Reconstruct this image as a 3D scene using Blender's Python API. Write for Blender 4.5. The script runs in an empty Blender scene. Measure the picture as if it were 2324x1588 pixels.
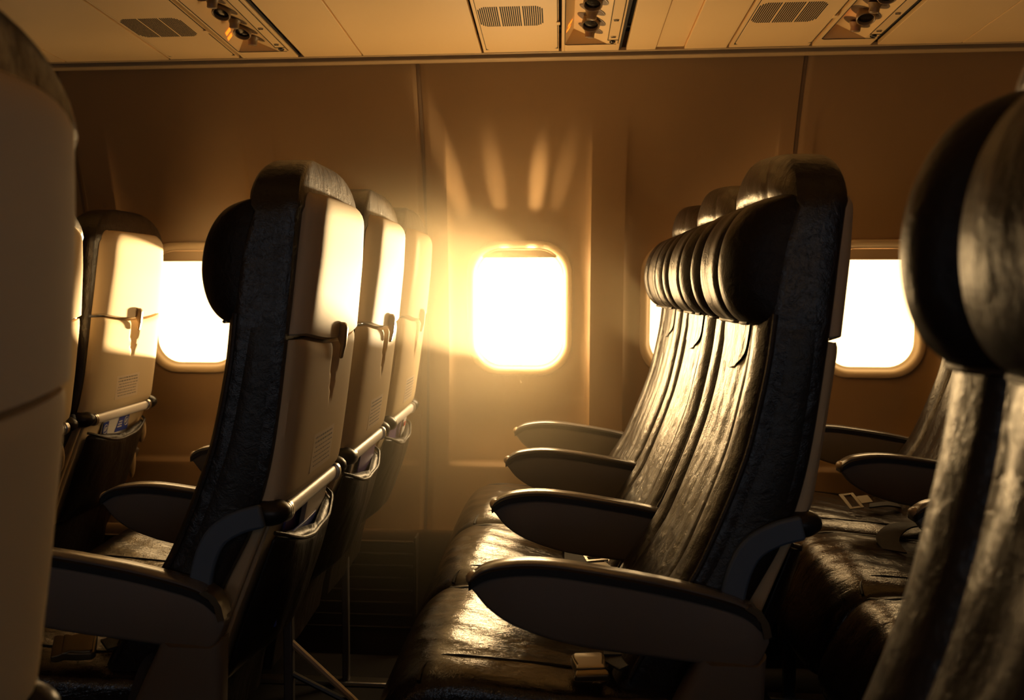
import bpy, bmesh, math, random
from mathutils import Vector, Matrix
sc = bpy.context.scene
col = sc.collection
PI = math.pi
R = math.radians

# ---------------------------------------------------------------- camera
FPX, W_PX, H_PX = 2290.0, 2324.0, 1588.0
YAW = 0.0933
PITCH = math.atan((794 - 647) * math.cos(YAW) / FPX)
CAM_Z = 1.06
cam_d = bpy.data.cameras.new('camera')
cam = bpy.data.objects.new('camera', cam_d)
col.objects.link(cam)
cam.location = (0, 0, CAM_Z)
cam.rotation_euler = (PI / 2 - PITCH, 0, YAW)
cam_d.sensor_width = 36
cam_d.lens = FPX / W_PX * 36
px0 = 1270 - FPX * math.tan(YAW)
cam_d.shift_x = (W_PX / 2 - px0) / W_PX
cam_d.clip_start = 0.02
cam_d.dof.use_dof = True
cam_d.dof.focus_distance = 1.9
cam_d.dof.aperture_fstop = 6.3
sc.camera = cam

# ---------------------------------------------------------------- world, sun, exposure
PANE = {'far': 4.5, 'sun': 40.0, 'opp': 1.3}
SUN_DIR = (-0.26, -1.32, 0.17)
SUN_E = 36.0
SUN_COL = (1.0, 0.66, 0.30)
w = bpy.data.worlds.new('sky')
sc.world = w
w.use_nodes = True
w.node_tree.nodes['Background'].inputs[0].default_value = (1.0, 0.75, 0.45, 1)
w.node_tree.nodes['Background'].inputs[1].default_value = 0.05
sl = bpy.data.lights.new('sun', 'SUN')
sl.energy = SUN_E
sl.color = SUN_COL
sl.angle = R(2.5)
so = bpy.data.objects.new('sun', sl)
col.objects.link(so)
so.location = (1, 6, 0.6)
so.rotation_euler = Vector(SUN_DIR).to_track_quat('-Z', 'Y').to_euler()
# added spots outside the centre window, drawing rays up the wall above it
RAY_E = 60.0
for gx, gy, gz, e_, a_ in ((-0.195, 2.87, 1.45, 0.7, 8), (-0.055, 2.87, 1.45, 1.3, 7), (-0.325, 2.86, 1.42, 1.0, 8), (0.025, 2.865, 1.45, 0.3, 7)):
    gl_ = bpy.data.lights.new('ray_spot', 'SPOT')
    gl_.energy = RAY_E * e_
    gl_.color = SUN_COL
    gl_.spot_size = R(a_)
    gl_.spot_blend = 1.0
    gl_.shadow_soft_size = 0.008
    go_ = bpy.data.objects.new('ray_spot', gl_)
    col.objects.link(go_)
    go_.location = (-0.1175 + 0.10 * (gx + 0.1175), 3.000, 0.87)
    go_.rotation_euler = (Vector((gx, gy, gz)) - go_.location).to_track_quat('-Z', 'Y').to_euler()
sc.view_settings.view_transform = 'Standard'
sc.view_settings.look = 'None'
sc.view_settings.gamma = 1
sc.view_settings.use_curve_mapping = False
sc.view_settings.exposure = -0.15
sc.cycles.use_denoising = True
sc.cycles.use_adaptive_sampling = True
sc.cycles.adaptive_threshold = 0.04
sc.cycles.max_bounces = 8
sc.cycles.diffuse_bounces = 5
sc.cycles.glossy_bounces = 3
sc.cycles.transparent_max_bounces = 8
sc.cycles.sample_clamp_indirect = 6
sc.cycles.caustics_reflective = False
sc.cycles.caustics_refractive = False

# ---------------------------------------------------------------- materials
def nodes_of(m):
    return m.node_tree.nodes, m.node_tree.links

def mat(name, color, rough=0.5, metal=0.0, spec=0.5, grain=None, coat=0.0):
    """principled; grain = (scale, bump strength, distance, colour variation)"""
    m = bpy.data.materials.new(name)
    m.use_nodes = True
    n, l = nodes_of(m)
    b = n['Principled BSDF']
    b.inputs['Base Color'].default_value = (*color, 1)
    b.inputs['Roughness'].default_value = rough
    b.inputs['Metallic'].default_value = metal
    b.inputs['Specular IOR Level'].default_value = spec
    b.inputs['Coat Weight'].default_value = coat
    if grain:
        tc = n.new('ShaderNodeTexCoord')
        nz = n.new('ShaderNodeTexNoise')
        nz.inputs['Scale'].default_value = grain[0]
        nz.inputs['Detail'].default_value = 4
        l.new(tc.outputs['Object'], nz.inputs['Vector'])
        bp = n.new('ShaderNodeBump')
        bp.inputs['Strength'].default_value = grain[1]
        bp.inputs['Distance'].default_value = grain[2]
        l.new(nz.outputs['Fac'], bp.inputs['Height'])
        l.new(bp.outputs['Normal'], b.inputs['Normal'])
        if len(grain) > 3:
            nz2 = n.new('ShaderNodeTexNoise')
            nz2.inputs['Scale'].default_value = 5
            l.new(tc.outputs['Object'], nz2.inputs['Vector'])
            cr = n.new('ShaderNodeValToRGB')
            v = grain[3]
            cr.color_ramp.elements[0].color = (*[c * (1 - v) for c in color], 1)
            cr.color_ramp.elements[1].color = (*[min(1, c * (1 + v)) for c in color], 1)
            l.new(nz2.outputs['Fac'], cr.inputs['Fac'])
            l.new(cr.outputs['Color'], b.inputs['Base Color'])
    return m

def leather(name, color, rough, stretch=(1, 1, 1), fold=0.5, fold_scale=9.0, spec=0.5):
    m = bpy.data.materials.new(name)
    m.use_nodes = True
    n, l = nodes_of(m)
    b = n['Principled BSDF']
    b.inputs['Base Color'].default_value = (*color, 1)
    b.inputs['Roughness'].default_value = rough
    b.inputs['Specular IOR Level'].default_value = spec
    tc = n.new('ShaderNodeTexCoord')
    # fine grain: cells warped by noise
    vo = n.new('ShaderNodeTexVoronoi')
    vo.feature = 'DISTANCE_TO_EDGE'
    vo.inputs['Scale'].default_value = 260
    wp = n.new('ShaderNodeTexNoise')
    wp.inputs['Scale'].default_value = 30
    wp.inputs['Detail'].default_value = 3
    mx = n.new('ShaderNodeMix')
    mx.data_type = 'RGBA'
    mx.inputs['Factor'].default_value = 0.05
    l.new(tc.outputs['Object'], wp.inputs['Vector'])
    l.new(tc.outputs['Object'], mx.inputs['A'])
    l.new(wp.outputs['Color'], mx.inputs['B'])
    l.new(mx.outputs['Result'], vo.inputs['Vector'])
    # creases: ridged stretched noise
    mp = n.new('ShaderNodeMapping')
    mp.inputs['Scale'].default_value = stretch
    l.new(tc.outputs['Object'], mp.inputs['Vector'])
    cr = n.new('ShaderNodeTexNoise')
    cr.inputs['Scale'].default_value = fold_scale * 6
    cr.inputs['Detail'].default_value = 5
    cr.inputs['Distortion'].default_value = 0.8
    l.new(mp.outputs['Vector'], cr.inputs['Vector'])
    fo = n.new('ShaderNodeTexNoise')
    fo.inputs['Scale'].default_value = fold_scale
    fo.inputs['Detail'].default_value = 2
    fo.inputs['Distortion'].default_value = 0.6
    l.new(mp.outputs['Vector'], fo.inputs['Vector'])
    b1 = n.new('ShaderNodeBump')
    b1.inputs['Strength'].default_value = fold
    b1.inputs['Distance'].default_value = 0.02
    l.new(fo.outputs['Fac'], b1.inputs['Height'])
    b2 = n.new('ShaderNodeBump')
    b2.inputs['Strength'].default_value = 0.5
    b2.inputs['Distance'].default_value = 0.003
    l.new(cr.outputs['Fac'], b2.inputs['Height'])
    l.new(b1.outputs['Normal'], b2.inputs['Normal'])
    b3 = n.new('ShaderNodeBump')
    b3.inputs['Strength'].default_value = 0.35
    b3.inputs['Distance'].default_value = 0.001
    l.new(vo.outputs['Distance'], b3.inputs['Height'])
    l.new(b2.outputs['Normal'], b3.inputs['Normal'])
    l.new(b3.outputs['Normal'], b.inputs['Normal'])
    return m

def emit(name, color, strength, see_through=False):
    m = bpy.data.materials.new(name)
    m.use_nodes = True
    n, l = nodes_of(m)
    n.remove(n['Principled BSDF'])
    e = n.new('ShaderNodeEmission')
    e.inputs[0].default_value = (*color, 1)
    e.inputs[1].default_value = strength
    out = n['Material Output']
    if see_through:                       # hazy acrylic: glows with the low sun behind it and lets the sun through
        t = n.new('ShaderNodeBsdfTransparent')
        a = n.new('ShaderNodeAddShader')
        l.new(e.outputs[0], a.inputs[0])
        l.new(t.outputs[0], a.inputs[1])
        l.new(a.outputs[0], out.inputs[0])
    else:
        l.new(e.outputs[0], out.inputs[0])
    return m

GLOW = (1.0, 0.64, 0.28)
M = dict(
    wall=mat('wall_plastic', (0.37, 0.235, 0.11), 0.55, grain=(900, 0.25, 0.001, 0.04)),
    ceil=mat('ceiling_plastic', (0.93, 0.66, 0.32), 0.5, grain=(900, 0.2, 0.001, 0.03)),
    seam=mat('dark_gap', (0.006, 0.004, 0.003), 0.8),
    gasket=mat('seam_gasket', (0.20, 0.13, 0.07), 0.6),
    frame=mat('window_frame_plastic', (0.72, 0.56, 0.34), 0.4, grain=(700, 0.1, 0.001)),
    shade=mat('shade_plastic', (0.66, 0.50, 0.30), 0.45),
    kick=mat('kick_panel', (0.035, 0.026, 0.02), 0.6, grain=(500, 0.4, 0.002)),
    carpet=mat('carpet', (0.012, 0.010, 0.010), 0.95, grain=(600, 0.8, 0.004)),
    lbck=leather('leather_back', (0.020, 0.014, 0.011), 0.31, (1, 1.3, 0.75), 0.30, 10, 0.65),
    lside=leather('leather_side', (0.030, 0.028, 0.025), 0.36, (1, 1, 1), 0.12, 8),
    lhead=leather('leather_headrest', (0.020, 0.014, 0.011), 0.38, (1, 1.3, 0.75), 0.22, 10, 0.22),
    lcush=leather('leather_cushion', (0.020, 0.014, 0.011), 0.21, (0.7, 1.2, 1), 0.22, 7, 0.8),
    lpock=leather('leather_pocket', (0.018, 0.013, 0.011), 0.40, (1, 1, 0.5), 0.4, 14),
    piping=mat('piping_leather', (0.03, 0.02, 0.014), 0.35, grain=(400, 0.5, 0.002)),
    shell=mat('shell_plastic', (0.72, 0.59, 0.42), 0.7, spec=0.06, grain=(1200, 0.12, 0.0008)),
    tray=mat('tray_plastic', (0.72, 0.57, 0.36), 0.7, spec=0.06, grain=(1200, 0.12, 0.0008)),
    arm=mat('armrest_plastic', (0.19, 0.16, 0.135), 0.55, grain=(900, 0.3, 0.001)),
    armtop=mat('armrest_pad', (0.16, 0.15, 0.15), 0.22, spec=0.9, grain=(500, 0.1, 0.001)),
    armlip=mat('armrest_pad_edge', (0.010, 0.008, 0.007), 0.5),
    endcap=mat('armrest_end_cap', (0.45, 0.33, 0.2), 0.35),
    steel=mat('brushed_steel', (0.72, 0.68, 0.62), 0.28, 1.0, grain=(300, 0.05, 0.001)),
    alum=mat('bright_aluminium', (0.92, 0.89, 0.86), 0.4, 0.15),
    darkm=mat('dark_metal', (0.03, 0.028, 0.028), 0.35, 0.3),
    hinge=mat('blue_grey_hinge', (0.11, 0.15, 0.21), 0.5, grain=(700, 0.15, 0.001)),
    web=mat('belt_webbing', (0.035, 0.032, 0.034), 0.75, grain=(350, 0.7, 0.002)),
    buckle=mat('buckle_metal', (0.20, 0.16, 0.10), 0.35, 0.7),
    white=mat('white_paper', (0.80, 0.78, 0.76), 0.5),
    blue=mat('blue_print', (0.05, 0.08, 0.42), 0.45),
    purple=mat('purple_print', (0.16, 0.11, 0.32), 0.35),
    paper=mat('magazine_paper', (0.42, 0.34, 0.26), 0.5),
    red=mat('red_print', (0.6, 0.04, 0.03), 0.5),
    ink=mat('grey_ink', (0.18, 0.15, 0.13), 0.6),
    sticker=mat('sticker_film', (0.72, 0.58, 0.42), 0.45),
    lens=mat('dark_lens', (0.02, 0.015, 0.012), 0.1),
    cup=mat('cup_plastic', (0.16, 0.10, 0.05), 0.45),
    nozzle=mat('nozzle_plastic', (0.34, 0.23, 0.12), 0.35),
    sign=emit('lit_sign', (1.0, 0.16, 0.01), 3.0),
    pane=emit('backlit_pane', GLOW, PANE['far'], True),
    pane_sun=emit('sun_struck_pane', GLOW, PANE['sun'], True),
    pane_opp=emit('pane_away_from_sun', (0.72, 0.84, 1.0), PANE['opp'], True),
    grey=mat('grey_steel_leg', (0.16, 0.15, 0.15), 0.4, 0.5),
    beige=mat('beige_trim', (0.60, 0.44, 0.25), 0.4),
    dim=mat('low_bounce_lining', (0.10, 0.07, 0.045), 0.7),  # unseen lining, colour darkened to cut bounced light
    chan=mat('trim_rail', (0.55, 0.40, 0.22), 0.45),
)

# ---------------------------------------------------------------- mesh helpers
def build(name, verts, faces, m, parent=None, smooth=True, bevel=0, sub=0, label=None, segs=2, sharp=None):
    me = bpy.data.meshes.new(name)
    me.from_pydata([tuple(v) for v in verts], [], faces)
    me.validate()
    bm = bmesh.new()
    bm.from_mesh(me)
    bmesh.ops.recalc_face_normals(bm, faces=bm.faces)
    bm.to_mesh(me)
    bm.free()
    if smooth:
        me.polygons.foreach_set('use_smooth', [True] * len(me.polygons))
    me.materials.append(m)
    o = bpy.data.objects.new(name, me)
    col.objects.link(o)
    if parent:
        o.parent = parent
    if bevel:
        b = o.modifiers.new('bevel', 'BEVEL')
        b.width = bevel
        b.segments = segs
        b.limit_method = 'ANGLE'
        b.angle_limit = R(35)
        b.harden_normals = False
    if sub:
        s = o.modifiers.new('sub', 'SUBSURF')
        s.levels = sub
        s.render_levels = sub
    if smooth and not sub:
        try:
            me.set_sharp_from_angle(angle=R(sharp or (50 if bevel else 40)))
        except Exception:
            pass
    if label:
        o['label'] = label
    return o

class MB:
    """collects shapes, then links them as one mesh object"""
    def __init__(s):
        s.v, s.f = [], []
    def add(s, vs, fs):
        k = len(s.v)
        s.v += [tuple(v) for v in vs]
        s.f += [tuple(i + k for i in f) for f in fs]
        return s
    def box(s, a, b):
        (x0, y0, z0), (x1, y1, z1) = a, b
        return s.add([(x0, y0, z0), (x1, y0, z0), (x1, y1, z0), (x0, y1, z0), (x0, y0, z1), (x1, y0, z1), (x1, y1, z1), (x0, y1, z1)],
                     [(0, 3, 2, 1), (4, 5, 6, 7), (0, 1, 5, 4), (1, 2, 6, 5), (2, 3, 7, 6), (3, 0, 4, 7)])
    def loft(s, rings, caps=True, closed=True):
        n = len(rings[0])
        vs = [p for r in rings for p in r]
        fs = []
        for i in range(len(rings) - 1):
            for j in range(n if closed else n - 1):
                k = (j + 1) % n
                fs.append((i * n + j, i * n + k, (i + 1) * n + k, (i + 1) * n + j))
        if caps:
            fs.append(tuple(range(n))[::-1])
            fs.append(tuple((len(rings) - 1) * n + j for j in range(n)))
        return s.add(vs, fs)
    def tube(s, pts, r, n=10, caps=True):
        pts = [Vector(p) for p in pts]
        rings = []
        up = None
        for i, p in enumerate(pts):
            t = (pts[min(i + 1, len(pts) - 1)] - pts[max(i - 1, 0)]).normalized()
            if up is None:
                up = Vector((0, 0, 1)) if abs(t.z) < 0.9 else Vector((1, 0, 0))
            a = (up - t * up.dot(t)).normalized()
            up = a
            b = t.cross(a)
            rr = r[i] if isinstance(r, (list, tuple)) else r
            rings.append([p + (a * math.cos(2 * PI * k / n) + b * math.sin(2 * PI * k / n)) * rr for k in range(n)])
        return s.loft(rings, caps)
    def prism(s, poly, y0, y1):
        """poly of (x,z), extruded along y"""
        return s.loft([[(x, y0, z) for x, z in poly], [(x, y1, z) for x, z in poly]])
    def ellipsoid(s, c, r, nu=16, nv=10):
        rings = []
        for i in range(nv + 1):
            a = PI * i / nv
            a = min(max(a, 0.02), PI - 0.02)
            rings.append([(c[0] + r[0] * math.sin(a) * math.cos(2 * PI * k / nu), c[1] + r[1] * math.sin(a) * math.sin(2 * PI * k / nu),
                           c[2] + r[2] * math.cos(a)) for k in range(nu)])
        return s.loft(rings)
    def build(s, name, m, parent=None, **kw):
        return build(name, s.v, s.f, m, parent, **kw)

def interp(pts, z):
    if z <= pts[0][0]:
        return pts[0][1]
    for (a, b), (c, d) in zip(pts, pts[1:]):
        if z <= c:
            return b + (d - b) * (z - a) / (c - a)
    return pts[-1][1]

def smooth_pts(pts, k=6):
    """Catmull-Rom through 2D/3D points"""
    P = [Vector(p) for p in pts]
    out = []
    for i in range(len(P) - 1):
        p0, p1, p2, p3 = P[max(i - 1, 0)], P[i], P[i + 1], P[min(i + 2, len(P) - 1)]
        for j in range(k):
            t = j / k
            out.append(0.5 * ((2 * p1) + (p2 - p0) * t + (2 * p0 - 5 * p1 + 4 * p2 - p3) * t * t + (3 * p1 - p0 - 3 * p2 + p3) * t ** 3))
    out.append(P[-1])
    return out

def empty(name, loc, label=None, cat=None, group=None, kind=None, rz=0):
    o = bpy.data.objects.new(name, None)
    o.empty_display_size = 0.1
    col.objects.link(o)
    o.location = loc
    o.rotation_euler = (0, 0, rz)
    return tag(o, label, cat, group, kind)

def tag(o, label=None, cat=None, group=None, kind=None):
    if label: o['label'] = label
    if cat: o['category'] = cat
    if group: o['group'] = group
    if kind: o['kind'] = kind
    return o

def rrect(hx, hz, r, n=8, cx=0, cz=0):
    """rounded rectangle outline (2D)"""
    out = []
    for q, (sx, sz) in enumerate(((1, 1), (-1, 1), (-1, -1), (1, -1))):
        for k in range(n + 1):
            a = PI / 2 * q + PI / 2 * k / n
            out.append((cx + sx * (hx - r) + r * math.cos(a), cz + sz * (hz - r) + r * math.sin(a)))
    return out

# ================================================================ SETTING
WIN_X = [-1.594, -1.100, -0.610, -0.1175, 0.387, 0.885, 1.385]
WIN_Z = 0.992
WHX, WHZ = 0.1555, 0.1985            # outer half size of the window frame
SEAMS = [-1.405, -0.385, 0.636]
X0, X1 = -2.3, 1.9

def sstep(a, b, x):
    t = min(1, max(0, (x - a) / (b - a)))
    return t * t * (3 - 2 * t)

def wall_base(z):
    return 2.944 - (1.70 - math.sqrt(1.70 ** 2 - (z - 0.85) ** 2))

def wall_y(x, z):
    y = wall_base(z)
    for c in WIN_X:
        u = abs(x - c) / 0.205
        if u < 1:
            fade = sstep(0.530, 0.548, z) * 0.35 + sstep(0.53, 0.66, z) * 0.65
            fade *= 1 - sstep(1.17, 1.56, z)
            edge = sstep(0, 0.05, 1 - u)
            y += fade * (0.010 * edge + 0.030 * (1 - u ** 6))
    for sx in SEAMS:
        d = abs(x - sx)
        if d < 0.006:
            y += 0.006
    return y

# far wall: one moulded sidewall with a scoop round every window
dx = 0.01
nx = int(round((X1 - X0) / dx))
xs = [X0 + dx * i for i in range(nx + 1)]
for sx in SEAMS:
    xs += [sx - 0.0045, sx - 0.0035, sx + 0.0035, sx + 0.0045]
for c in WIN_X:
    for s in (-1, 1):
        xs += [c + s * 0.205, c + s * 0.2025, c + s * 0.1985]
xs = sorted(set(round(x, 5) for x in xs))
zs = [0.352 + (1.792 - 0.352) * i / 144 for i in range(145)]
zs = sorted(set(zs + [0.530, 0.534, 0.539, 0.544, 0.549]))
V = [(x, wall_y(x, z), z) for z in zs for x in xs]
F = []
n_ = len(xs)
for j in range(len(zs) - 1):
    for i in range(n_ - 1):
        cx, cz = (xs[i] + xs[i + 1]) / 2, (zs[j] + zs[j + 1]) / 2
        hole = any((abs(cx - c) / 0.142) ** 4 + (abs(cz - WIN_Z) / 0.184) ** 4 < 1 for c in WIN_X)
        if not hole:
            F.append((j * n_ + i, j * n_ + i + 1, (j + 1) * n_ + i + 1, (j + 1) * n_ + i))
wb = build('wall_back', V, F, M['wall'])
tag(wb, 'tan moulded cabin sidewall with shallow scoops round the windows', 'wall', kind='structure')
g = MB()
for sx in SEAMS:
    for a, b in zip(zs, zs[1:]):
        ya, yb = wall_base(a) + 0.003, wall_base(b) + 0.003
        g.add([(sx - 0.004, ya, a), (sx + 0.004, ya, a), (sx + 0.004, yb, b), (sx - 0.004, yb, b)], [(0, 1, 2, 3)])
g.build('panel_seam', M['gasket'], wb)

# windows
def window(n, cx, pm, shade_drop):
    top = empty('window_%d' % n, (cx, 0, WIN_Z), 'rounded cabin window with cream frame and glowing pane', 'window', kind='structure')
    def ring(hx, hz, r, dy, dz=0):
        return [(x, wall_y(cx + 0.0, WIN_Z) + dy - (wall_base(WIN_Z) - wall_base(WIN_Z + z + dz)), z + dz) for x, z in rrect(hx, hz, r, 10)]
    rr = [ring(WHX, WHZ, 0.098, 0.010), ring(WHX, WHZ, 0.098, -0.008), ring(WHX - 0.003, WHZ - 0.003, 0.096, -0.011),
          ring(WHX - 0.014, WHZ - 0.014, 0.088, -0.011), ring(WHX - 0.021, WHZ - 0.021, 0.082, -0.006),
          ring(WHX - 0.026, WHZ - 0.026, 0.078, 0.003), ring(WHX - 0.029, WHZ - 0.030, 0.075, 0.004), ring(WHX - 0.033, WHZ - 0.034, 0.072, 0.012)]
    MB().loft(rr, caps=False).build('window_frame', M['frame'], top, sub=1)
    p = ring(WHX - 0.0315, WHZ - 0.0325, 0.073, 0.006)
    build('pane', p, [tuple(range(len(p)))], pm, top, smooth=False)
    # roller shade, almost fully raised: only its lower lip shows
    zt, zb = WHZ - 0.024, WHZ - 0.024 - shade_drop
    def hw(z):
        hx, hz, r = WHX - 0.027, WHZ - 0.027, 0.077
        if z > hz - r:
            return hx - r + math.sqrt(max(0, r * r - (z - (hz - r)) ** 2))
        return hx
    rings = []
    for i in range(7):
        z = zb + (min(zt, WHZ - 0.0275) - zb) * i / 6
        w_ = max(hw(z), 0.02)
        yc = wall_y(cx, WIN_Z) + 0.0005 - (wall_base(WIN_Z) - wall_base(WIN_Z + z))
        t = 0.004 if i == 0 else 0.0015
        rings.append([(-w_, yc - t, z), (w_, yc - t, z), (w_, yc + t, z), (-w_, yc + t, z)])
    rings.insert(1, [(x, y, z + 0.006) for x, y, z in rings[0]])
    MB().loft(rings).build('window_shade', M['shade'], top, bevel=0.001)
    return top
for i, cx in enumerate(WIN_X):
    window(i + 1, cx, M['pane_sun'] if i == 3 else M['pane'], [0.03, 0.034, 0.03, 0.026, 0.03, 0.034, 0.03][i])

# kick panel with return-air grille, floor
k = MB()
yk = wall_base(0.352) + 0.012
k.add([(X0, yk, 0.356), (X1, yk, 0.356), (X1, yk - 0.07, 0), (X0, yk - 0.07, 0)], [(0, 1, 2, 3)])
kb = k.build('baseboard_back', M['kick'])
tag(kb, 'dark kick panel with slotted air grille under the sidewall', 'baseboard', kind='structure')
gr = MB()
for gx0, gx1 in ((-0.83, -0.42), (-1.75, -1.1), (0.1, 0.6)):
    for i in range(8):
        z = 0.315 - i * 0.034
        y = yk - 0.07 * (0.356 - z) / 0.356
        gr.box((gx0, y - 0.010, z - 0.004), (gx1, y + 0.004, z + 0.002))
    gr.box((gx1 + 0.01, yk - 0.065, 0.03), (gx1 + 0.016, yk - 0.002, 0.34))
gr.build('air_grille', M['kick'], kb, bevel=0.001)
fl = MB().box((X0, -1.0, -0.02), (X1, 2.95, 0.0)).build('floor', M['carpet'], smooth=False)
tag(fl, 'dark carpeted cabin floor', 'floor', kind='structure')

# trim rail where sidewall meets the overhead panels
def czl(y):
    return 1.66 + 0.042 * (2.72 - y)
t = MB()
t.box((X0, 2.695, 1.655), (X1, 2.735, 1.672))
t1 = t.build('trim_1', M['chan'], bevel=0.003)
tag(t1, 'tan rail along the top of the sidewall', 'trim', kind='structure')
t = MB()
t.box((X0, 2.664, 1.6625), (X1, 2.678, 1.672))
t2 = t.build('trim_2', M['chan'], bevel=0.002)
tag(t2, 'narrow tan rail along the edge of the overhead panels', 'trim', kind='structure')
bk = MB()
bk.add([(X0, 1.85, czl(1.85) + 0.06), (X1, 1.85, czl(1.85) + 0.06), (X1, 2.80, czl(2.80) + 0.06), (X0, 2.80, czl(2.80) + 0.06)], [(0, 1, 2, 3)])
bko = bk.build('gap_shade_sheet', M['seam'], smooth=False)  # dark sheet stands in for the shade behind the gaps
tag(bko, 'dark backing sheet painted as the shade above the overhead panel gaps', 'trim', kind='structure')

# ceiling: overhead panels with gaps, bins and aisle ceiling above
PSU = [(-0.842, -0.680), (0.001, 0.159), (0.630, 0.784)]
VENT = [(-1.040, -0.852), (-0.200, -0.006), (0.424, 0.622)]
YA, YB = 1.90, 2.660
cl = MB()
def slab(x0, x1, y0=YA, y1=YB, up=0.0, th=0.012):
    cl.add([(x0, y0, czl(y0) + up), (x1, y0, czl(y0) + up), (x1, y1, czl(y1) + up), (x0, y1, czl(y1) + up),
            (x0, y0, czl(y0) + th + up), (x1, y0, czl(y0) + th + up), (x1, y1, czl(y1) + th + up), (x0, y1, czl(y1) + th + up)],
           [(0, 3, 2, 1), (4, 5, 6, 7), (0, 1, 5, 4), (1, 2, 6, 5), (2, 3, 7, 6), (3, 0, 4, 7)])
GP = 0.002
for a, b, u in ((X0, -1.335, 0), (-1.332, -1.045, 0.0), (-0.676, -0.522, 0), (-0.518, -0.206, 0.0), (0.166, 0.240, 0.0), (0.242, 0.312, 0.006),
                (0.313, 0.418, 0.0), (0.790, 0.992, 0.0), (0.994, X1, 0)):
    slab(a, b, up=u)
cl.box((X0, 1.86, 1.690), (X1, 1.902, 2.02))
cl.box((X0, 0.20, 2.02), (X1, 1.90, 2.06))
cl.box((X0, 0.20, 1.690), (X1, 0.24, 2.02))
cl.box((X0, -0.95, 1.690), (X1, 0.24, 1.72))
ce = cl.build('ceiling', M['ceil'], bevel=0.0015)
tag(ce, 'tan overhead bin undersides and aisle ceiling', 'ceiling', kind='structure')
# cabin behind and beside the camera
wf = MB()
zz = [0, 0.5, 0.80, 1.18, 1.5, 1.75]
def yf(z):
    return 2 * 1.06 - wall_base(z) - 0.0
segs_x = [X0] + [c + s * 0.13 for c in WIN_X for s in (-1, 1)] + [X1]
for i in range(len(segs_x) - 1):
    for j in range(len(zz) - 1):
        if i % 2 == 1 and j == 2:
            continue
        a, b = segs_x[i], segs_x[i + 1]
        wf.add([(a, yf(zz[j]), zz[j]), (b, yf(zz[j]), zz[j]), (b, yf(zz[j + 1]), zz[j + 1]), (a, yf(zz[j + 1]), zz[j + 1])], [(0, 1, 2, 3)])
wfo = wf.build('wall_front', M['dim'], smooth=False)
tag(wfo, 'darkened cabin sidewall behind the camera', 'wall', kind='structure')
for i, c in enumerate(WIN_X):
    t = empty('window_%d' % (len(WIN_X) + 1 + i), (c, 0, 0), 'small dim cabin window behind the camera', 'window', kind='structure')
    MB().add([(-0.13, yf(0.99) - 0.02, 0.80), (0.13, yf(0.99) - 0.02, 0.80), (0.13, yf(0.99) - 0.02, 1.18), (-0.13, yf(0.99) - 0.02, 1.18)], [(0, 1, 2, 3)]).build('pane', M['pane_opp'], t, smooth=False)
for nm, x in (('wall_left', X0), ('wall_right', X1)):
    o = MB().box((x - (0.02 if x < 0 else 0), -1.0, 0), (x + (0.02 if x > 0 else 0), 3.0, 2.1)).build(nm, M['dim'], smooth=False)
    tag(o, 'plain cabin bulkhead', 'wall', kind='structure')

# ================================================================ SEAT
XF = [(0.46, 0.075), (0.52, 0.105), (0.56, 0.127), (0.60, 0.152), (0.652, 0.185), (0.70, 0.207), (0.754, 0.229), (0.80, 0.246), (0.847, 0.260), (0.938, 0.279), (1.0, 0.287), (1.1, 0.298), (1.17, 0.318)]
XR = [(0.46, 0.185), (0.52, 0.215), (0.56, 0.238), (0.652, 0.288), (0.70, 0.312), (0.766, 0.335), (0.85, 0.352), (1.0, 0.371), (1.1, 0.381), (1.19, 0.390), (1.23, 0.392)]
HW = 0.216

def front_contour(y, z):
    """how far the padded front stands forward (-x) of the side edge"""
    a = abs(y) / HW
    bol = 0.010 * math.exp(-((a - 0.80) / 0.16) ** 2)
    pad = 0.006 * (1 - a * a)
    groove = -0.009 * math.exp(-((abs(y) - 0.128) / 0.006) ** 2)
    edge = -0.012 * max(0, (a - 0.93) / 0.07) ** 2
    k = sstep(0.50, 0.62, z)
    folds = 0.0022 * math.sin(y * 95 + 1.5 * math.sin(z * 14)) * math.exp(-((abs(y) - 0.05) / 0.09) ** 2)
    return bol + pad + groove * k + edge + folds

def back_ring(z, w_, xf, xr, nf=61, flat=1.0, dome=0.0):
    pts = []
    for i in range(nf):
        y = -w_ + 2 * w_ * i / (nf - 1)
        pts.append((xf - flat * front_contour(y * HW / w_, z) - dome * (1 - (y / w_) ** 2), y, z))
    for i in range(1, 5):
        pts.append((xf + (xr - 0.012 - xf) * i / 4, w_, z))
    pts.append((xr - 0.003, w_ - 0.004, z))
    for i in range(11):
        y = w_ - 0.012 - 2 * (w_ - 0.012) * i / 10
        pts.append((xr, y, z))
    pts.append((xr - 0.003, -w_ + 0.004, z))
    for i in range(4, 0, -1):
        pts.append((xf + (xr - 0.012 - xf) * i / 4, -w_, z))
    return pts

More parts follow.
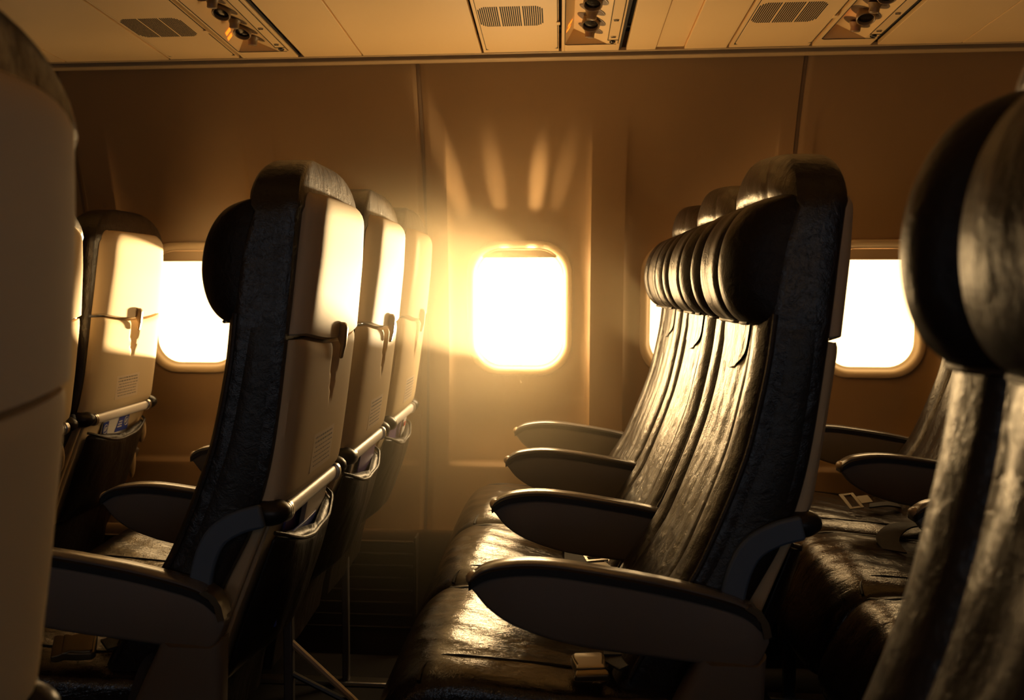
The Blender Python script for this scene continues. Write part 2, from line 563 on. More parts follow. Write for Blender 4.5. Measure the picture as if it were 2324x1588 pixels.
def make_seat(loc, label):
    t = empty('airline_seat', loc, label, 'seat', 'black leather airline seats in rows of three')
    # --- backrest leather
    rings = []
    n = 46
    xfs = smooth_pts([(z, x) for z, x in XF], 4)
    xrs = smooth_pts([(z, x) for z, x in XR], 4)
    fx = lambda z: interp([(p[0], p[1]) for p in xfs], z)
    rx = lambda z: interp([(p[0], p[1]) for p in xrs], z)
    for i in range(n + 1):
        z = 0.46 + (1.165 - 0.46) * i / n
        rings.append(back_ring(z, HW, fx(z), rx(z)))
    xm = 0.348
    for a in (6, 14, 22, 30, 38, 46, 54, 62, 70, 77, 83, 88):
        s, c = math.sin(R(a)), math.cos(R(a))
        z = 1.165 + 0.092 * s
        kf = c ** 0.62
        bul = 0.004 * math.sin(R(min(a * 2.2, 180)))
        f_ = xm - 0.004 - (xm - 0.004 - 0.318) * kf
        r_ = xm + 0.008 + (0.391 - xm - 0.008) * c ** 0.42
        w_ = 0.02 + (HW - 0.02) * c ** 0.78
        rings.append(back_ring(z, w_, f_, r_, flat=0.22 * kf, dome=0.034 * (1 - (1 - min(1, s * 3)) ** 2) * kf ** 0.5))
    MB().loft(rings).build('backrest', M['lbck'], t)
    # leather side panels with a stitched seam
    for s in (-1, 1):
        sd = MB()
        rg = []
        for i in range(25):
            z = 0.60 + (1.00 - 0.60) * i / 24
            a, b = fx(z) + 0.022, rx(z) - 0.014
            y = s * HW
            k_ = 0.0026 * math.sin(PI * min(1, max(0.02, i / 24 * 6, 0))) if i < 3 else 0.0026 * min(1, (24.5 - i) / 4)
            rg.append([(a, y - s * 0.003, z), (a + 0.010, y + s * k_, z), ((a + b) / 2, y + s * k_ * 1.3, z), (b - 0.010, y + s * k_, z), (b, y - s * 0.003, z)])
        sd.loft(rg)
        sd.build('side_panel', M['lside'], t)
    # piping down both front edges
    for s in (-1, 1):
        pts = [(fx(z) + 0.006, s * (HW - 0.001), z) for z in [0.50 + 0.02 * i for i in range(27)]]
        MB().tube(pts, 0.0042, 8).build('piping', M['piping'], t)
    # --- headrest roll
    prof = smooth_pts([(0.345, 1.190), (0.305, 1.187), (0.268, 1.172), (0.243, 1.137), (0.233, 1.092), (0.236, 1.053), (0.249, 1.022), (0.272, 1.004), (0.31, 0.999), (0.345, 1.0)], 5)
    rings = []
    ny = 57
    for i in range(ny):
        u = -1 + 2 * i / (ny - 1)
        y = u * 0.2150
        s_ = (1 - abs(u) ** 5) ** 0.5 if abs(u) < 1 else 0.0
        s_ = 0.40 + 0.60 * s_
        cre = 1 - 0.22 * math.exp(-((abs(y) - 0.098) / 0.012) ** 2)
        wing = 1.0 + 0.13 * sstep(0.09, 0.16, abs(y)) * (1 - sstep(0.18, 0.22, abs(y))) + 0.05 * (1 - (y / 0.09) ** 2 if abs(y) < 0.09 else 0)
        puls = 1 + 0.02 * math.sin(y * 60)
        rg = []
        for p in prof:
            x = 0.335 - (0.335 - p.x) * (s_ * cre * wing * puls if p.x < 0.335 else 1)
            z = 1.09 + (p.y - 1.09) * (0.90 + 0.10 * s_) * (1 - 0.05 * (1 - cre))
            rg.append((x, y, z))
        rings.append(rg)
    h = MB().loft(rings).build('headrest', M['lhead'], t, sub=1)
    kb = min(range(len(prof)), key=lambda q: abs(prof[q].x - 0.268) + 10 * (prof[q].y > 1.09))
    pts = [(rings[i][kb][0] - 0.001, rings[i][kb][1], rings[i][kb][2] - 0.001) for i in range(5, ny - 5)]
    MB().tube(pts, 0.0026, 8).build('piping', M['piping'], h)
    # U-shaped leather flap under the headrest
    fl_ = MB()
    g_, nb = [], 15
    for i in range(17):
        v = i / 16
        z = 1.02 - v * 0.090
        hw = 0.108 * math.sqrt(max(0.0, 1 - max(0, (v - 0.25) / 0.75) ** 2.2)) + 0.0005
        row = []
        for j in range(nb):
            y = -hw + 2 * hw * j / (nb - 1)
            row.append((fx(z) - front_contour(y, z) - 0.0035, y, z))
        row += [(p[0] + 0.009, p[1], p[2]) for p in row[::-1]]
        g_.append(row)
    fl_.loft(g_).build('headrest_flap', M['lbck'], t)
    # --- upper back shell (rear face)
    def shell_ring(z, wo, wi, xo, xi, dz=0.0, nf=41, dent=None):
        pts = []
        for i in range(nf):
            y = -wi + 2 * wi * i / (nf - 1)
            e = 0.005 * (abs(y) / wi) ** 10
            d = dent(y, z) if dent else 0
            pts.append((xi - e - d + 0.003 * (1 - (y / wi) ** 2), y, z - dz * (1 - (y / wi) ** 2)))
        pts += [(xi - 0.010, wi + 0.008, z), ((xi + xo) / 2 - 0.001, (wi + wo) / 2 + 0.006, z), (xo + 0.004, wo, z), (xo - 0.006, wo, z)]
        pts += [(xo - 0.006, -wo, z), (xo + 0.004, -wo, z), ((xi + xo) / 2 - 0.001, -(wi + wo) / 2 - 0.006, z), (xi - 0.010, -wi - 0.008, z)]
        return pts
    XI = [(0.72, 0.355), (0.745, 0.360), (0.85, 0.376), (0.985, 0.394), (1.10, 0.408), (1.185, 0.414)]
    XO = [(0.72, 0.330), (0.766, 0.336), (0.85, 0.352), (1.0, 0.371), (1.1, 0.381), (1.19, 0.389)]
    WI = [(0.745, 0.187), (0.985, 0.183), (1.19, 0.158)]
    WO = [(0.745, 0.206), (0.985, 0.203), (1.19, 0.186)]
    rings = [shell_ring(0.987, interp(WO, 0.987) - 0.003, interp(WI, 0.987) - 0.003, interp(XO, .987), interp(XI, .987) - 0.006, 0.014)]
    for i in range(13):
        z = 0.990 + (1.165 - 0.990) * i / 12
        rings.append(shell_ring(z, interp(WO, z), interp(WI, z), interp(XO, z), interp(XI, z) + 0.002, 0.014 * (1 - i / 12)))
    for a in (15, 30, 45, 60, 75, 88):
        s, c = math.sin(R(a)), math.cos(R(a))
        z = 1.165 + 0.034 * s
        rings.append(shell_ring(z, interp(WO, z) - 0.04 * (1 - c), interp(WI, z) - 0.035 * (1 - c), interp(XO, z) - 0.002, interp(XI, z) + 0.002 - 0.022 * (1 - c)))
    MB().loft(rings).build('back_shell', M['shell'], t)
    # --- stowed tray table
    def dent(y, z):
        q = (z - 0.925) / 0.052
        hw = 0.021 * max(0.0, min(1.0, (q + 1) * 0.8)) + 1e-4
        if q < -1: return 0
        return 0.014 * max(0.0, 1 - (y / hw) ** 2) ** 0.6 * min(1, (q + 1) * 1.5)
    rings = []
    nz = 34
    for i in range(nz + 1):
        z = 0.737 + (0.981 - 0.737) * i / nz
        lip = 0.004 * math.exp(-(nz - i) * 1.2) + 0.006 * math.exp(-i * 0.9)
        rings.append(shell_ring(z, interp(WO, z), interp(WI, z), interp(XO, z), interp(XI, z) - lip, 0.014 * (i / nz), dent=dent))
    tr = MB().loft(rings).build('tray_table', M['tray'], t)
    lt = MB()
    lt.loft([[(0.390, -0.008, 1.000), (0.390, 0.008, 1.000), (0.409, 0.008, 1.000), (0.409, -0.008, 1.000)],
             [(0.390, -0.008, 0.992), (0.390, 0.008, 0.992), (0.414, 0.008, 0.992), (0.414, -0.008, 0.992)],
             [(0.402, -0.0065, 0.962), (0.402, 0.0065, 0.962), (0.411, 0.0065, 0.962), (0.411, -0.0065, 0.962)],
             [(0.399, -0.006, 0.940), (0.399, 0.006, 0.940), (0.405, 0.006, 0.940), (0.405, -0.006, 0.940)]])
    lt.build('latch', M['nozzle'], tr, bevel=0.003, label='brown turn latch at the top of the tray table')
    def tray_x(z, y=0.0):
        return interp(XI, z) + 0.003 * (1 - (y / 0.172) ** 2) - 0.006 * (abs(y) / 0.172) ** 6
    pl = MB()
    gl = [[(tray_x(0.762 + 0.062 * i / 4, y) + 0.0008, y, 0.762 + 0.062 * i / 4) for y in [-0.075 + 0.14 * j / 8 for j in range(9)]] for i in range(5)]
    gl = [r_ + [(p[0] - 0.0015, p[1], p[2]) for p in r_[::-1]] for r_ in gl]
    po = pl.loft(gl).build('placard', M['sticker'], tr, label='small pale printed placard')
    ln = MB()
    rnd = random.Random(4)
    for r_ in range(7):
        z = 0.815 - r_ * 0.0076
        y = -0.066 + rnd.random() * 0.008
        while y < 0.050:
            d = 0.003 + rnd.random() * 0.011
            x = tray_x(z, y) + 0.001
            hh = 0.0032 if r_ < 2 else 0.002
            ln.add([(x, y, z), (x, y + d, z), (tray_x(z + hh, y) + 0.001, y + d, z + hh), (tray_x(z + hh, y) + 0.001, y, z + hh)], [(0, 1, 2, 3)])
            y += d + 0.003
    ln.build('placard_print', M['ink'], tr, smooth=False)
    # --- bright bar under the tray, ring joints, pivots
    bar = MB()
    rr = []
    for i in range(20):
        a = 2 * PI * i / 20
        rr.append((0.0075 * math.cos(a), 0.0125 * math.sin(a)))
    bar.loft([[(0.352 + x, y, 0.722 + z) for x, z in rr] for y in (-0.150, 0.150)])
    bo = bar.build('tray_bar', M['alum'], t, bevel=0.001, label='bright metal bar under the tray')
    for s in (-1, 1):
        j = MB()
        for q, (y0, y1, k_) in enumerate(((0.151, 0.156, 0.95), (0.157, 0.164, 1.25), (0.166, 0.170, 1.2))):
            j.loft([[(0.352 + x * k_ * 1.3, s * y, 0.722 + z * k_) for x, z in rr] for y in (y0, y1)])
        j.build('ring_joint', M['steel'], bo)
        p_ = MB().ellipsoid((0.333, s * 0.194, 0.727), (0.036, 0.028, 0.021))
        p_.build('pivot', M['darkm'], bo, label='dark round pivot knuckle')
        # hinge bracket
        ctr = smooth_pts([(0.335, 0.728), (0.300, 0.718), (0.268, 0.698), (0.250, 0.665), (0.240, 0.620), (0.232, 0.560), (0.226, 0.52)], 4)
        L_, R_ = [], []
        for i, p in enumerate(ctr):
            tt = (ctr[min(i + 1, len(ctr) - 1)] - ctr[max(i - 1, 0)]).normalized()
            nn = Vector((-tt.y, tt.x))
            L_.append(p + nn * 0.017)
            R_.append(p - nn * 0.017)
        poly = [(p.x, p.y) for p in L_ + R_[::-1]]
        MB().loft([[(x, s * y, z) for x, z in poly] for y in (0.219, 0.233)]).build('hinge_bracket', M['hinge'], t, bevel=0.004, label='blue grey curved hinge bracket')
        # tan trim edges beside the pocket
        for (zc, xc, rz_, rx_) in () if s < 0 else ((0.648, 0.318, 0.040, 0.016), (0.560, 0.288, 0.056, 0.013)):
            MB().ellipsoid((xc, s * 0.196, zc), (rx_, 0.012, rz_)).build('edge_trim', M['beige'], t, label='tan leaf-shaped edge trim')
        # outer side rail of the lower frame
        rl = []
        for i in range(9):
            z = 0.45 + (0.722 - 0.45) * i / 8
            x = interp([(0.34, 0.205), (0.45, 0.225), (0.56, 0.262), (0.65, 0.297), (0.73, 0.330)], z)
            rl.append([(x - 0.016, s * 0.184, z), (x + 0.010, s * 0.184, z), (x + 0.010, s * 0.200, z), (x - 0.016, s * 0.200, z)])
        MB().loft(rl).build('side_rail', M['beige'], t, bevel=0.004)
    # --- lower back panel and literature pocket
    LB = [(0.36, 0.215), (0.45, 0.238), (0.56, 0.276), (0.65, 0.312), (0.735, 0.343)]
    rg = []
    for i in range(13):
        z = 0.45 + (0.735 - 0.45) * i / 12
        x = interp(LB, z)
        rg.append([(x - 0.02, -0.18, z), (x, -0.18, z), (x + 0.004, 0, z), (x, 0.18, z), (x - 0.02, 0.18, z)])
    MB().loft(rg).build('lower_back_panel', M['tray'], t, bevel=0.003)
    sk = []
    for z, x in ((0.30, 0.195), (0.36, 0.205), (0.42, 0.222), (0.452, 0.236)):
        sk.append([(x - 0.03, -0.205, z), (x, -0.205, z), (x + 0.006, 0, z), (x, 0.205, z), (x - 0.03, 0.205, z)])
    MB().loft(sk).build('lower_skirt', M['lpock'], t, bevel=0.003)
    rings = []
    nv, nu = 22, 25
    for i in range(nv + 1):
        v = i / nv
        row, inner = [], []
        for j in range(nu):
            u = -1 + 2 * j / (nu - 1)
            y = u * 0.166
            ztop = 0.688 - 0.036 * (1 - u * u)
            z = 0.452 + (ztop - 0.452) * v
            bulge = (1 - abs(u) ** 3.0) ** 0.6 if abs(u) < 1 else 0
            b_ = 0.012 + 0.046 * bulge * (0.55 + 0.45 * math.sin(PI * min(1, v * 0.62 + 0.22))) * (min(1, v * 5 + 0.15)) + 0.0012 * math.sin(u * 11 + 3 * v)
            x = interp(LB, z)
            row.append((x + b_, y, z))
            inner.append((x + b_ - 0.005, y, z))
        rings.append(row + inner[::-1])
    pk = MB().loft(rings).build('seat_pocket', M['lpock'], t, sub=1)
    rim = []
    for j in range(nu):
        u = -1 + 2 * j / (nu - 1)
        p = rings[-1][j]
        rim.append((p[0] - 0.002, p[1], p[2]))
    MB().tube(rim, 0.0034, 8).build('pocket_rim', M['piping'], pk)
    # --- seat cushion
    prof = smooth_pts([(0.235, 0.47), (0.20, 0.492), (0.05, 0.492), (-0.08, 0.502), (-0.16, 0.508), (-0.208, 0.499), (-0.240, 0.476), (-0.264, 0.440), (-0.283, 0.400), (-0.297, 0.360), (-0.290, 0.332), (-0.255, 0.322), (-0.10, 0.322), (0.20, 0.330)], 4)
    rings = []
    ny = 41
    for i in range(ny):
        u = -1 + 2 * i / (ny - 1)
        y = u * 0.2400
        ins = 0.016 * abs(u) ** 14 + 0.006 * abs(u) ** 4
        crown = 0.012 * (1 - u * u)
        rg = []
        for p in prof:
            top = sstep(0.40, 0.50, p.y)
            cx_, cz_ = p.x + 0.02, p.y - 0.41
            z = 0.41 + cz_ * (1 - ins * 10) + crown * top
            x = p.x + ins * 1.2 * (1 if p.x < -0.1 else 0)
            dip = 0.010 * math.exp(-((p.x - 0.06) / 0.09) ** 2 - (y / 0.13) ** 2) * top
            wr = 0.0025 * math.sin(x * 60 + y * 35) * math.sin(y * 48 - x * 20) * top * (1 - abs(u) ** 4)
            rg.append((x, y, z - dip + wr))
        rings.append(rg)
    cu = MB().loft(rings).build('seat_cushion', M['lcush'], t, sub=1)
    def cush_z(x, y):
        u = y / 0.24
        zt = interp([(-0.264, 0.44), (-0.240, 0.476), (-0.208, 0.499), (-0.16, 0.508), (-0.08, 0.502), (0.05, 0.492), (0.2, 0.492)], x)
        ins = 0.016 * abs(u) ** 14 + 0.006 * abs(u) ** 4
        return 0.41 + (zt - 0.41) * (1 - ins * 10) + 0.012 * (1 - u * u) - 0.010 * math.exp(-((x - 0.06) / 0.09) ** 2 - (y / 0.13) ** 2)
    for s in (-1, 1):
        pts = []
        for i in range(24):
            a = i / 23
            if a < 0.3:
                q = a / 0.3 * PI / 2
                x, y = -0.17 - 0.03 * math.cos(q), s * (0.225 - 0.055 * math.sin(q))
                x = -0.200 + 0.03 * (1 - math.cos(q))
            else:
                q = (a - 0.3) / 0.7
                x, y = -0.170 + 0.37 * q, s * (0.170 - 0.010 * q)
            pts.append((x, y, cush_z(x, y) - 0.0005))
        MB().tube(pts, 0.0028, 6).build('stitched_welt', M['armlip'], cu)
    return t

def arm_poly(top=True):
    up = [(-0.124, 0.650), (-0.108, 0.663), (-0.085, 0.671), (-0.04, 0.676), (0.02, 0.672), (0.14, 0.654), (0.225, 0.635), (0.258, 0.622), (0.278, 0.604)]
    dn = [(0.286, 0.575), (0.275, 0.550), (0.251, 0.540), (0.14, 0.550), (0.02, 0.564), (-0.06, 0.588), (-0.10, 0.613), (-0.121, 0.640)]
    return [tuple(p) for p in smooth_pts(up, 3)], [tuple(p) for p in smooth_pts(dn, 3)]

def add_armrest(t, y, support):
    up, dn = arm_poly()
    a = MB()
    hw = 0.021
    ups = sorted((x, z - 0.013) for x, z in up)
    dns = sorted((x, z) for x, z in dn)
    rings = []
    ns = 40
    for i in range(ns + 1):
        q = i / ns
        x = -0.1225 + (0.2855 + 0.1225) * (0.5 - 0.5 * math.cos(PI * q))
        zt, zb = interp(ups, x), interp(dns, x)
        if x > ups[-1][0]:
            zt = ups[-1][1] - (x - ups[-1][0]) * 1.4
        zb = min(zb, zt - 0.003)
        hh = (zt - zb) / 2
        r_ = min(0.007, hh * 0.9)
        w_ = hw * min(1, 0.62 + 6 * (x + 0.1225)) * min(1, 0.75 + 12 * (0.2855 - x))
        rings.append([(x, y + py, (zt + zb) / 2 + pz) for py, pz in rrect(w_, hh, r_, 4)])
    b = a.loft(rings).build('armrest', M['arm'], t, label='dark grey armrest with flat padded top', sharp=60)
    # pad: dark lip with a smoother top face
    lip = MB()
    rings = []
    n = len(up)
    for i, (x, z) in enumerate(up):
        th = 0.014
        e = 0.004 if i in (0, n - 1) else 0
        w_ = hw + 0.001 - e
        rings.append([(x, y - w_, z - th), (x, y - w_, z - 0.004), (x, y - w_ + 0.004, z - 0.0005), (x, y + w_ - 0.004, z - 0.0005), (x, y + w_, z - 0.004), (x, y + w_, z - th)])
    lip.loft(rings).build('armrest_edge', M['armlip'], b, label='black edge of the armrest pad')
    tp = MB()
    rings = []
    for i, (x, z) in enumerate(up[1:-1]):
        w_ = hw - 0.002
        rings.append([(x, y - w_, z - 0.003), (x, y - w_, z + 0.0005), (x, y - w_ + 0.003, z + 0.0025), (x, y + w_ - 0.003, z + 0.0025), (x, y + w_, z + 0.0005), (x, y + w_, z - 0.003)])
    tp.loft(rings).build('armrest_pad', M['armtop'], b)
    MB().ellipsoid((-0.119, y, 0.650), (0.010, 0.018, 0.010)).build('end_cap', M['endcap'], b, label='tan cap on the armrest tip')
    if support:
        bd = MB()
        arc = [(0.2885, 0.585), (0.284, 0.604), (0.276, 0.617), (0.262, 0.626)]
        for k_ in (0, 1):
            pts = [(x - k_ * 0.004, z + 0.001) for x, z in arc]
            y0, y1 = (-hw - 0.001, -hw + 0.012) if k_ == 0 else (-hw + 0.015, hw)
            bd.loft([[(x, y + yy, z) for x, z in pts] + [(x - 0.01, y + yy, z - 0.004) for x, z in pts[::-1]] for yy in (y0, y1)])
        bd.build('end_band', M['buckle'], b)
        sp = MB()
        rings = []
        for z, x0, x1 in ((0.0, 0.02, 0.27), (0.20, 0.06, 0.275), (0.36, 0.10, 0.278), (0.45, 0.145, 0.280), (0.50, 0.168, 0.282), (0.535, 0.185, 0.283), (0.556, 0.192, 0.284)):
            ring = []
            for qx, qy in rrect((x1 - x0) / 2, 0.024, 0.016, 4):
                xx = (x0 + x1) / 2 + qx
                dz = 0
                if z > 0.55:
                    dz = -0.020 * (1 - ((qx) / ((x1 - x0) / 2)) ** 2)
                ring.append((xx, y + qy, z + dz))
            rings.append(ring)
        sp.loft(rings).build('armrest_support', M['arm'], b)
    return b

SEAT_Y = [1.632, 2.114, 2.596]
ARM_OFF = -0.2425
PITCH_X = 0.760
ROWS = {'forward': -2 * PITCH_X, 'left': -PITCH_X, 'right': 0.0, 'aft': PITCH_X}

def copy_tree(o, parent=None):
    c = o.copy()
    col.objects.link(c)
    if parent:
        c.parent = parent
    for ch in list(kids.get(o.name, [])):
        copy_tree(ch, c)
    return c

LAB = {
    ('left', 0): 'nearest seat of the three glowing cream seat backs left of the sunlit window',
    ('left', 1): 'middle seat of the three glowing cream seat backs left of the sunlit window',
    ('left', 2): 'seat beside the wall in the row of cream backs left of the sunlit window',
    ('right', 0): 'black leather aisle seat right of the sunlit window, its headrest tallest in the photo',
    ('right', 1): 'middle black leather seat of the row right of the sunlit window',
    ('right', 2): 'black leather seat beside the wall in the row right of the sunlit window',
    ('forward', 0): 'aisle seat of the far left row, hidden behind the dark foreground seat back',
    ('forward', 1): 'middle seat of the far left row, only a sliver of cream back showing',
    ('forward', 2): 'cream-backed seat beside the wall at far left with blue and white card in pocket',
    ('aft', 0): 'aisle seat of the far right row, mostly hidden by the dark foreground headrest',
    ('aft', 1): 'middle seat of the far right row with its belt lying on the cushion',
    ('aft', 2): 'seat beside the wall in the far right row, leather back under the right window',
}
proto = make_seat((0, SEAT_Y[0], 0), LAB[('right', 0)])
kids = {}
for o in bpy.data.objects:
    if o.parent:
        kids.setdefault(o.parent.name, []).append(o)
seats = {('right', 0): proto}
for row, rxo in ROWS.items():
    for i, y in enumerate(SEAT_Y):
        if (row, i) == ('right', 0):
            continue
        s = copy_tree(proto)
        s.location = (rxo, y, 0)
        s['label'] = LAB[(row, i)]
        seats[(row, i)] = s
NEAR_Y = 0.548
for nm, xo, lb in (('nearleft', -PITCH_X, 'dark blurred foreground seat back filling the left edge of the photo'),
                   ('nearright', 0.0, 'dark blurred foreground seat with big headrest filling the right edge of the photo')):
    s = copy_tree(proto)
    s.location = (xo, NEAR_Y, 0)
    s['label'] = lb
    seats[(nm, 0)] = s
for key, s in seats.items():
    if key[0].startswith('near'):
        add_armrest(s, -ARM_OFF, True)
    else:
        add_armrest(s, ARM_OFF, key[1] == 0)
        if key[1] == 2:
            add_armrest(s, -ARM_OFF, False)

# seat frames under the benches
def seat_frame(xo, y0, y1, label):
    t = empty('bench_stand', (xo, 0, 0), label, 'bench stand', 'metal stands under the seat rows')
    for x in (-0.17, 0.13):
        MB().tube([(x, y0, 0.30), (x, y1, 0.30)], 0.020, 12).build('cross_beam', M['grey'], t)
    for k_, y in enumerate((y0 + 0.48, y1 - 0.25) if y1 - y0 > 1 else ((y0 + y1) / 2,)):
        lx = 0.234 if k_ == 0 else 0.19
        MB().box((lx, y - 0.011, 0.008), (lx + 0.018, y + 0.011, 0.47 if k_ == 0 else 0.40)).build('leg', M['grey'], t, bevel=0.003)
        MB().box((-0.185, y - 0.012, 0.008), (-0.155, y + 0.012, 0.30)).build('leg', M['grey'], t, bevel=0.003)
        MB().tube([(0.245, y, 0.375), (0.37, y, 0.262), (0.44, y, 0.195), (0.45, y, 0.01)], 0.007, 8).build('brace', M['beige'], t) if k_ == 0 else None
        if k_ == 0:
            MB().tube([(0.245, y, 0.312), (0.35, y, 0.262), (0.43, y, 0.21)], 0.006, 8).build('brace', M['darkm'], t)
        MB().box((-0.22, y - 0.02, 0.0), (0.455, y + 0.02, 0.012)).build('floor_track', M['steel'], t, bevel=0.002)
    return t
for row, xo in ROWS.items():
    seat_frame(xo, 1.39, 2.84, {'left': 'grey legs and tan diagonal brace under the row left of the sunlit window', 'right': 'dark metal frame under the row right of the sunlit window',
                                'forward': 'dark metal frame under the far left row', 'aft': 'dark metal frame under the far right row'}[row])
for xo, lb in ((-PITCH_X, 'metal frame under the dark foreground seat at left'), (0, 'metal frame under the dark foreground seat at right')):
    seat_frame(xo, NEAR_Y - 0.24, NEAR_Y + 0.24, lb)


# ================================================================ OVERHEAD PANELS
def oxygen_panel(x0, x1, y_first, label):
    t = empty('oxygen_mask_panel', (x0, 0, 0), label, 'overhead panel', 'slotted overhead panels')
    wd = x1 - x0
    def plate(a, b, y0, y1, dz, th, name, m, par, bev=0.001):
        v = []
        for y in (y0, y1):
            v += [(a, y, czl(y) + dz), (b, y, czl(y) + dz), (b, y, czl(y) + dz + th), (a, y, czl(y) + dz + th)]
        return build(name, v, [(0, 1, 2, 3), (7, 6, 5, 4), (0, 4, 5, 1), (1, 5, 6, 2), (2, 6, 7, 3), (3, 7, 4, 0)], m, par, bevel=bev, smooth=False)
    fr = plate(0.0, wd, YA, YB, 0.001, 0.012, 'panel_frame', M['ceil'], t)
    gp = plate(0.008, wd - 0.002, YA + 0.05, YB - 0.030, -0.0002, 0.001, 'panel_gap', M['seam'], t, 0)
    dr = MB()
    ol = rrect((wd - 0.013) / 2, 0.355, 0.016, 6, (0.0095 + wd - 0.0035) / 2, 2.2735)
    dr.loft([[(x, y, czl(y) + dz) for x, y in ol] for dz in (-0.0015, 0.006)])
    dr.build('panel_door', M['ceil'], t, bevel=0.0008)
    lt_ = MB().box((wd - 0.006, 2.40, czl(2.42) - 0.0022), (wd + 0.003, 2.425, czl(2.42) - 0.001)).build('latch', M['ceil'], t, bevel=0.0005)
    sl_ = MB()
    k = 0
    xg = 0.012
    groups = 3
    span = 0.150
    for g in range(groups):
        for i in range(10):
            xx = xg + g * (span / 3 + 0.0005) + i * 0.0047
            end = min(k, 29 - k)
            sh = {0: 0.018, 1: 0.009, 2: 0.004}.get(end, 0)
            y0, y1 = y_first + sh, y_first + 0.145 - sh
            z = lambda y: czl(y) - 0.0019
            sl_.add([(xx, y0, z(y0)), (xx + 0.0030, y0, z(y0)), (xx + 0.0030, y1, z(y1)), (xx, y1, z(y1)),
                     (xx, y0, z(y0) + 0.001), (xx + 0.0030, y0, z(y0) + 0.001), (xx + 0.0030, y1, z(y1) + 0.001), (xx, y1, z(y1) + 0.001)],
                    [(0, 3, 2, 1), (4, 5, 6, 7), (0, 1, 5, 4), (1, 2, 6, 5), (2, 3, 7, 6), (3, 0, 4, 7)])
            k += 1
    sl_.build('vent_slots', M['seam'], t, smooth=False)
    return t

